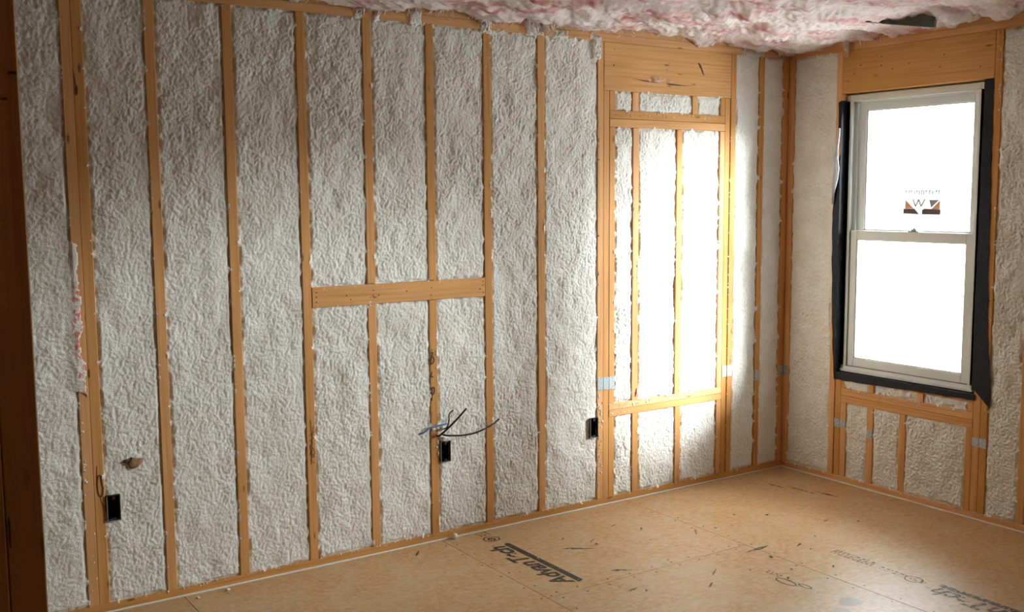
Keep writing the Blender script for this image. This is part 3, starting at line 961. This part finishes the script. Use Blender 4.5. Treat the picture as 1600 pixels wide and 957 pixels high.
# loose cables above the middle box
def cab(name, pts, rad, mat, label):
    base = Vector(pts[0])
    return tube(name, pts, rad, mat, None, seg=8, sub=8, label=label, cat='cable', group='loose low voltage cables')
cab('cable', [(-2.372, 0.03, 0.515), (-2.385, -0.018, 0.514), (-2.375, -0.035, 0.527), (-2.335, -0.045, 0.560), (-2.288, -0.05, 0.600), (-2.250, -0.055, 0.637)], [0.0052, 0.0052, 0.005, 0.0048, 0.0045], BLACKC, 'straight black cable poking up and right above the middle electrical box')
cab('cable', [(-2.352, 0.02, 0.535), (-2.345, -0.03, 0.552), (-2.338, -0.04, 0.585), (-2.338, -0.042, 0.612), (-2.330, -0.043, 0.626), (-2.317, -0.045, 0.634)], 0.0032, BLACKC, 'short black cable with a hooked tip above the middle electrical box')
cab('cable', [(-2.352, 0.015, 0.514), (-2.352, -0.03, 0.516), (-2.328, -0.045, 0.514), (-2.270, -0.055, 0.510), (-2.205, -0.06, 0.514), (-2.140, -0.06, 0.530), (-2.095, -0.055, 0.545), (-2.062, -0.05, 0.562)], 0.0044, BLACKC, 'long black cable curving right across the next stud')
cab('cable', [(-2.475, 0.006, 0.530), (-2.455, -0.012, 0.541), (-2.425, -0.016, 0.560), (-2.395, -0.016, 0.562), (-2.365, -0.02, 0.566), (-2.335, -0.015, 0.566), (-2.325, 0.01, 0.562)], 0.0042, BLUEC, 'short blue cable crossing the stud above the middle electrical box')
# foam lumps gathered round the cables
for k, (x, z, r) in enumerate(((-2.345, 0.492, 0.016), (-2.325, 0.486, 0.013), (-2.355, 0.545, 0.012), (-2.375, 0.550, 0.009), (-2.40, 0.546, 0.008))):
    o = link('foam_lump', blob_mesh('foam_lump', r, k, (1.2, 0.8, 0.9), 2, 0.25), FOAM, wall_back)
    o.location = (x, 0.0, z)

# ------------------------------------------------------------------ steel nail plates
def nplate(side, u0, u1, z0, z1, label):
    w, h = abs(u1 - u0), z1 - z0
    c = (u0 + u1) / 2
    e = empty('nail_plate', (c, -0.0015, z0) if side == 'back' else (-0.0015, c, z0), label, 'nail plate', 'steel nail plates on the studs', rot=(0, 0, 0) if side == 'back' else (0, 0, -math.pi / 2))
    link('plate', boxes_mesh('plate', [(-w / 2, w / 2, -0.0012, 0.0, 0, h)], 0.0004), STEEL, e)
    dm = []
    for i in (-1, 1):
        for k in range(4):
            dm.append((i * w * 0.25 - 0.004, i * w * 0.25 + 0.004, -0.0022, -0.0012, h * (k + 0.5) / 4 - 0.002, h * (k + 0.5) / 4 + 0.002))
    link('prong_dimples', boxes_mesh('prong_dimples', dm, 0), STEEL, e)
    return e
nplate('back', -1.4155, -1.3785, 0.622, 0.690, 'left plate of the three side by side on the left of the framed opening')
nplate('back', -1.3760, -1.3400, 0.620, 0.688, 'middle plate of the three side by side on the left of the framed opening')
nplate('back', -1.3380, -1.3020, 0.620, 0.688, 'right plate of the three side by side on the left of the framed opening')
nplate('back', -0.5110, -0.4750, 0.600, 0.664, 'left plate of the bright pair on the right of the framed opening')
nplate('back', -0.4690, -0.4310, 0.600, 0.664, 'right plate of the bright pair on the right of the framed opening')
nplate('back', -0.2410, -0.2030, 0.552, 0.616, 'single steel plate on the narrow stud left of the corner')
nplate('back', -0.0430, -0.0050, 0.562, 0.622, 'left steel plate in the dark room corner')
nplate('right', -0.0050, -0.0400, 0.562, 0.620, 'right steel plate in the dark room corner')
nplate('right', -0.3870, -0.4235, 0.318, 0.366, 'left plate of the pair below the window bottom left corner')
nplate('right', -0.4270, -0.4630, 0.318, 0.366, 'right plate of the pair below the window bottom left corner')
nplate('right', -0.6080, -0.6440, 0.290, 0.341, 'lone steel plate on the short stud below the window')
nplate('right', -1.2360, -1.2730, 0.372, 0.420, 'left plate of the pair below the window bottom right corner')
nplate('right', -1.2750, -1.3120, 0.372, 0.420, 'right plate of the pair below the window bottom right corner')

# ------------------------------------------------------------------ writing and marks on the studs
def stroke_mesh(name, strokes, w, side='back', off=-0.0022, parent=None, mat=PEN):
    parts = []
    for st in strokes:
        for (p, q) in zip(st, st[1:]):
            pl = bar_poly(p, q, w)
            n = len(parts)
            v = [(a, off, b) for a, b in pl] + [(a, off + 0.0012, b) for a, b in pl] if side == 'back' else [(off, a, b) for a, b in pl] + [(off + 0.0012, a, b) for a, b in pl]
            parts.append((v, [(0, 1, 2, 3), (7, 6, 5, 4), (0, 4, 5, 1), (1, 5, 6, 2), (2, 6, 7, 3), (3, 7, 4, 0)]))
    return link(name, merge_mesh(name, parts), mat, parent)
X0 = -2.401
stroke_mesh('marker_writing', [
    [(X0 - .002, .9255), (X0 + .001, .9225)],
    [(X0 - .006, .908), (X0 - .003, .913), (X0 + .003, .912), (X0 + .004, .906), (X0 - .006, .894), (X0 + .007, .895)],
    [(X0 - .006, .889), (X0 - .008, .856), (X0 + .004, .862), (X0 + .011, .875), (X0 + .007, .888), (X0 - .006, .889)],
    [(X0 - .002, .822), (X0 - .008, .796), (X0 + .006, .797)],
    [(X0 - .005, .683), (X0 - .004, .745), (X0 + .006, .747), (X0 + .011, .733), (X0 + .006, .716), (X0 - .004, .711)]], 0.0044, parent=stud_f)
xd = -3.011
stroke_mesh('scribble', [[(xd - .004, .670), (xd + .002, .560), (xd - .006, .470)], [(xd - .012, .60), (xd + .014, .615)], [(xd - .013, .575), (xd + .013, .590)], [(xd + .010, .64), (xd - .008, .53), (xd + .012, .50)],
                         [(xd - .012, .515), (xd + .004, .545), (xd + .014, .52), (xd - .008, .49), (xd + .010, .475)], [(xd - .010, .56), (xd - .004, .50)]], 0.0026, parent=stud_d, mat=PENCIL)
xa = -3.902
lp = [(xa + 0.010 * math.cos(t) + 0.0006 * t, 0.518 + 0.045 * math.sin(t)) for t in [k * 0.5 for k in range(26)]]
stroke_mesh('scribble', [lp, [(xa - .004, .60), (xa - .006, .54)], [(xa + .004, .47), (xa + .012, .43)]], 0.0022, parent=stud_a, mat=PENCIL)
stroke_mesh('red_mark', [[(-1.156, .560), (-1.150, .590), (-1.146, .604)], [(-1.153, .566), (-1.147, .596)], [(-1.157, .575), (-1.152, .585)]], 0.006, parent=stud_j, mat=REDM)
# split and knots on the long wall's header
kn = []
def knot_poly(cx, cz, rx, rz, rot, seed, n=12):
    rgx = random.Random(seed)
    return [(cx + rx * k * math.cos(t) * math.cos(rot) - rz * k * math.sin(t) * math.sin(rot), cz + rx * k * math.cos(t) * math.sin(rot) + rz * k * math.sin(t) * math.cos(rot))
            for t, k in [(2 * math.pi * i / n, rgx.uniform(0.7, 1.1)) for i in range(n)]]
def poly_plate(name, polys, parent, mat, off=-0.0020, side='back'):
    parts = []
    for pl in polys:
        n = len(pl)
        v = ([(a, off, b) for a, b in pl] + [(a, off + .0014, b) for a, b in pl]) if side == 'back' else ([(off, a, b) for a, b in pl] + [(off + .0014, a, b) for a, b in pl])
        parts.append((v, [tuple(range(n))] + [(i, i + n, (i + 1) % n + n, (i + 1) % n) for i in range(n)]))
    return link(name, merge_mesh(name, parts), mat, parent)
poly_plate('knot', [knot_poly(-0.712, 2.335, 0.020, 0.008, -0.9, 1), knot_poly(-0.694, 2.308, 0.026, 0.006, -1.1, 2)], header_b, KNOT)
poly_plate('knot', [knot_poly(-3.912, 2.045, 0.006, 0.022, 0, 12), knot_poly(-3.917, 0.965, 0.004, 0.020, 0, 13), knot_poly(-3.915, 2.08, 0.002, 0.03, 0.08, 14)], stud_a, KNOT)  # two knots up high; the low oval paints the dark of a gap
poly_plate('split', [[(-1.19, 2.240), (-1.10, 2.229), (-1.0, 2.225), (-1.09, 2.234)], [(-0.96, 2.226), (-0.93, 2.229), (-0.84, 2.224), (-0.76, 2.223), (-0.86, 2.219), (-0.93, 2.219)]], header_b, KNOT)
poly_plate('knot', [knot_poly(-0.86, 2.28, 0.02, 0.0016, -0.1, 5), knot_poly(-1.315, 2.30, 0.006, 0.004, 0.9, 6), knot_poly(-0.93, 2.335, 0.003, 0.003, 0, 7), knot_poly(-1.31, 2.38, 0.003, 0.003, 0, 8), knot_poly(-0.95, 2.30, 0.0035, 0.003, 0, 9)], header_b, KNOT)
rg = random.Random(31)
fz = []
for _ in range(26):                                 # torn fibres at the split
    x = rg.gauss(-1.02, 0.035)
    fz.append(tube('f', [(x, -0.001, 2.232), (x + rg.uniform(-.01, .01), -0.010, 2.236 + rg.uniform(-.004, .008)), (x + rg.uniform(-.02, .02), -0.012, 2.24 + rg.uniform(-.016, .016))], 0.0008, None, seg=4, sub=2))
link('torn_fibres', merge_mesh('torn_fibres', fz), WISP, header_b, kind='stuff')
# nail heads in the blocking
nb = []
for x, z in ((-2.972, 1.226), (-2.972, 1.206), (-2.972, 1.184), (-2.118, 1.231), (-2.120, 1.212), (-2.135, 1.196), (-2.118, 1.178), (-2.70, 1.221), (-2.70, 1.199), (-2.672, 1.198), (-2.40, 1.216), (-2.405, 1.183), (-2.83, 1.205), (-2.81, 1.187), (-2.53, 1.208)):
    nb.append(knot_poly(x, z, 0.0034, 0.0034, 0, x * 99, 8))
poly_plate('nail_heads', nb, wall_back, NAILM, off=-0.0045)
nb = [knot_poly(y, z, 0.004, 0.004, 0, y * 77, 8) for y, z in ((-0.50, 2.33), (-0.63, 2.315), (-0.63, 2.36), (-0.46, 2.29), (-0.70, 2.29), (-0.80, 2.31), (-1.0, 2.33), (-0.42, 2.25), (-0.98, 2.27), (-1.2, 2.25))]
poly_plate('nail_heads', nb, wall_right, NAILM, off=-0.0026, side='right')

# brown scrap stuck in the foam above the left box
sc = link('wood_scrap', blob_mesh('wood_scrap', 0.023, 3, (1.1, 0.30, 0.9), 2, 0.45), SCRAP, None, 'small brown wood scrap stuck in the foam above the left electrical box', cat='scrap')
sc.location = (-3.762, -0.004, 0.592)
sc2 = link('wood_scrap', blob_mesh('wood_scrap', 0.011, 9, (1.3, 0.5, 0.8), 2, 0.3), KNOT, None, 'tiny dark splinter touching the brown scrap above the left electrical box', cat='scrap')
sc2.location = (-3.793, -0.002, 0.602)

# ------------------------------------------------------------------ print on the subfloor
def floor_text(body, X_base, Y0, Y1, cap, mat, shear=0.25):
    cu = bpy.data.curves.new('print', 'FONT')
    cu.body = body
    cu.shear = shear
    cu.size = 1.0
    cu.offset = 0.034
    to = bpy.data.objects.new('print', cu)
    COL.objects.link(to)
    dg = bpy.context.evaluated_depsgraph_get()
    me = bpy.data.meshes.new_from_object(to.evaluated_get(dg))
    bpy.data.objects.remove(to, do_unlink=True)
    bb = np.array([v.co[:] for v in me.vertices])
    mn, mx = bb.min(0), bb.max(0)
    for v in me.vertices:
        a = (v.co.x - mn[0]) / (mx[0] - mn[0]); b = (v.co.y - mn[1]) / (mx[1] - mn[1])
        v.co = (X_base - b * cap, Y0 + a * (Y1 - Y0), 0.0006)
    me.update()
    return me
def floor_quads(name, polys, mat):
    parts = [([(a, b, 0.0006) for a, b in pl], [tuple(range(len(pl)))]) for pl in polys]
    return link(name, merge_mesh(name, parts), mat, floor)
def ring_quads(cx, cy, rx, ry, w, n=28):
    out = []
    for i in range(n):
        a, b = 2 * math.pi * i / n, 2 * math.pi * (i + 1) / n
        out.append([(cx + rx * math.cos(a), cy + ry * math.sin(a)), (cx + rx * math.cos(b), cy + ry * math.sin(b)),
                    (cx + (rx - w) * math.cos(b), cy + (ry - w) * math.sin(b)), (cx + (rx - w) * math.cos(a), cy + (ry - w) * math.sin(a))])
    return out
def dashes(X0, X1, Y0, Y1, rows, seed, w=0.004):
    rgx = random.Random(seed)
    out = []
    for r in range(rows):
        X = X0 + (X1 - X0) * (r + 0.5) / rows
        y = Y0
        while y > Y1:
            l = rgx.uniform(0.006, 0.02)
            out.append([(X - w, y), (X + w, y - 0.003), (X + w, y - l), (X - w, y - l - .002)])
            y -= l + rgx.uniform(0.004, 0.012)
    return out
def brand_print(X, Y, mat, cap=0.092, ln=0.575):
    # thick underline, then the name with its letter tops pointing away from the bar
    floor_quads('print_bar', [[(X, Y), (X, Y - ln), (X - 0.031, Y - ln - 0.01), (X - 0.033, Y - 0.015), (X - 0.02, Y + .004)]], mat)
    link('print_lettering', floor_text('AdvanTech', X - 0.040, Y - ln - 0.004, Y - 0.012, cap, mat), mat, floor, 'worn black product name printed on the subfloor')
    floor_quads('print_mark', ring_quads(X - 0.085, Y + 0.004, 0.008, 0.008, 0.003, 12) , mat)
brand_print(-2.122, -0.218, INK)
brand_print(-0.918, -1.697, INKF)
floor_quads('print_logo', ring_quads(-2.160, -0.126, 0.042, 0.040, 0.006) + ring_quads(-2.160, -0.128, 0.020, 0.022, 0.008) + dashes(-2.18, -2.15, -0.110, -0.145, 2, 2), INK)
floor_quads('print_small_text', dashes(-2.19, -2.12, -0.012, -0.062, 3, 1, 0.005), INKF)
floor_quads('print_small_text', dashes(-0.985, -0.925, -1.166, -1.385, 3, 3, 0.006) + dashes(-0.985, -0.94, -1.422, -1.56, 2, 4, 0.005), INKF)
floor_quads('print_logo', ring_quads(-0.965, -1.595, 0.036, 0.042, 0.007) + dashes(-0.98, -0.95, -1.575, -1.65, 2, 5), INKF)
floor_quads('print_logo', ring_quads(-1.432, -1.305, 0.026, 0.055, 0.008) + ring_quads(-1.405, -1.385, 0.016, 0.035, 0.007) + dashes(-1.42, -1.385, -1.17, -1.25, 2, 6), INK)
# scuffs: long boot and drag marks
rg = random.Random(44)
sq = []
for (x, y, l, a, w) in ((-1.90, -0.47, 0.16, -0.6, 0.014), (-1.915, -0.80, 0.10, -0.5, 0.012), (-1.78, -0.42, 0.05, 0.6, 0.006), (-1.88, -0.32, 0.04, 0.5, 0.006), (-0.30, -0.42, 0.20, -1.5, 0.012), (-0.35, -0.28, 0.14, -1.5, 0.01), (-0.25, -0.55, 0.16, -1.45, 0.012),
                         (-1.28, -0.60, 0.10, 0.9, 0.005), (-1.55, -0.30, 0.05, 0.3, 0.006), (-0.62, -0.85, 0.06, 0.2, 0.008), (-1.02, -1.02, 0.06, 0.4, 0.007), (-2.55, -0.10, 0.08, 0.9, 0.006), (-1.60, -1.05, 0.08, 0.6, 0.006), (-1.72, -1.15, 0.07, 0.6, 0.006), (-2.02, -1.0, 0.06, 0.2, 0.01), (-1.22, -0.95, 0.16, 0.05, 0.016)):
    n = 7
    L_, R_ = [], []
    for k in range(n + 1):
        t = k / n - 0.5
        cx, cy = x + math.cos(a) * l * t, y + math.sin(a) * l * t
        ww = w * (1 - abs(2 * t) ** 2) * rg.uniform(0.4, 1.1) + 0.0006
        L_.append((cx - math.sin(a) * ww, cy + math.cos(a) * ww)); R_.append((cx + math.sin(a) * ww, cy - math.cos(a) * ww))
    sq.append(L_ + R_[::-1])
floor_quads('scuff_marks', sq, INKF)
nh = []
for yy in (-0.85, -0.90):
    for k in range(9):
        nh.append(knot_poly(-2.30 + k * 0.125 + rg.uniform(-.02, .02), yy + rg.uniform(-.008, .008), 0.006, 0.006, 0, k, 8))
for xx in (-2.34, -2.39, -1.20, -1.25):
    for k in range(12):
        nh.append(knot_poly(xx + rg.uniform(-.006, .006), -0.08 - k * 0.16 + rg.uniform(-.02, .02), 0.006, 0.006, 0, k + 3, 8))
floor_quads('nail_heads', nh, NAILM)

# ------------------------------------------------------------------ foam debris on the floor
ball = link('foam_ball', blob_mesh('foam_ball', 0.013, 5, (1.0, 1.0, 1.15), 3, 0.08), FOAM, None, 'round white foam ball on the floor against the bottom plate', cat='foam crumb')
ball.location = (-2.302, -0.022, 0.0145)
rg = random.Random(77)
spots = [(-1.79, -0.47), (-2.10, -0.14), (-1.55, -0.57), (-1.16, -0.62), (-1.07, -0.64), (-0.93, -0.52), (-2.32, -0.52), (-2.29, -0.56), (-0.86, -0.98), (-1.02, -1.09), (-0.62, -1.22), (-1.39, -1.28), (-2.13, -0.47), (-1.98, -1.04), (-1.30, -1.22), (-1.66, -0.82),
         (-1.25, -1.06), (-0.80, -0.62), (-2.05, -0.95), (-1.45, -1.12), (-0.50, -0.95), (-0.055, -0.05), (-1.47, -0.42), (-3.42, -0.045), (-3.55, -0.06), (-0.06, -0.72), (-0.07, -0.98), (-1.12, -1.30)]
proto = [blob_mesh('foam_crumb', 0.007, 50 + k, (1.3, 1, 0.65), 1, 0.35) for k in range(4)]
for me in proto:
    me.materials.append(FOAM)
for i, (x, y) in enumerate(spots):
    o = link('foam_crumb', proto[i % 4], None, None, 'tiny white foam crumb lying on the strand board floor', cat='foam crumb', group='foam crumbs scattered on the floor')
    s = rg.uniform(0.45, 1.15)
    o.scale = (s, s, s)
    o.rotation_euler = (0, 0, rg.uniform(0, 6))
    o.location = (x, y, min(v.co.z for v in proto[i % 4].vertices) * -s + 0.0003)

# ------------------------------------------------------------------ partition end beside the camera and the unseen room shell
wall_left = link('wall_left', boxes_mesh('wall_left', [(-6.62, -6.5, -6.3, 0.16, -0.02, 2.85)], 0), SHEATH, None, 'far left end wall of the room', 'structure')
wall_front = link('wall_front', boxes_mesh('wall_front', [(-6.6, 0.16, -6.32, -6.2, -0.02, 2.85)], 0), SHEATH, None, 'wall behind the camera', 'structure')
part = link('wall_partition', boxes_mesh('wall_partition', [(-6.5, -4.70, -2.87, -2.855, 0.0, H + 0.07)], 0), SHEATH, None, 'dark bare stud partition end at the left edge of the picture', 'structure')
board('stud', WZ, part, (-4.6025, -4.5645, -2.950, -2.861, ZB, H))
board('stud', WZ, part, (-4.6415, -4.6035, -2.951, -2.861, ZB, H))
board('stud', WZ, part, (-5.05, -5.012, -2.950, -2.871, ZB, H))
board('bottom_plate', WX, part, (-6.5, -4.5645, -2.950, -2.861, 0.0005, ZB))
board('top_plate', WX, part, (-6.5, -4.5645, -2.950, -2.861, H, H + 0.038))
kp = [knot_poly(-4.571, 1.776, 0.006, 0.0016, 0, 3), knot_poly(-4.580, 1.748, 0.004, 0.0014, 0, 4), knot_poly(-4.600, 1.27, 0.0012, 0.018, 0, 5)]
poly_plate('crack_marks', kp, part, KNOT, off=-2.9525)
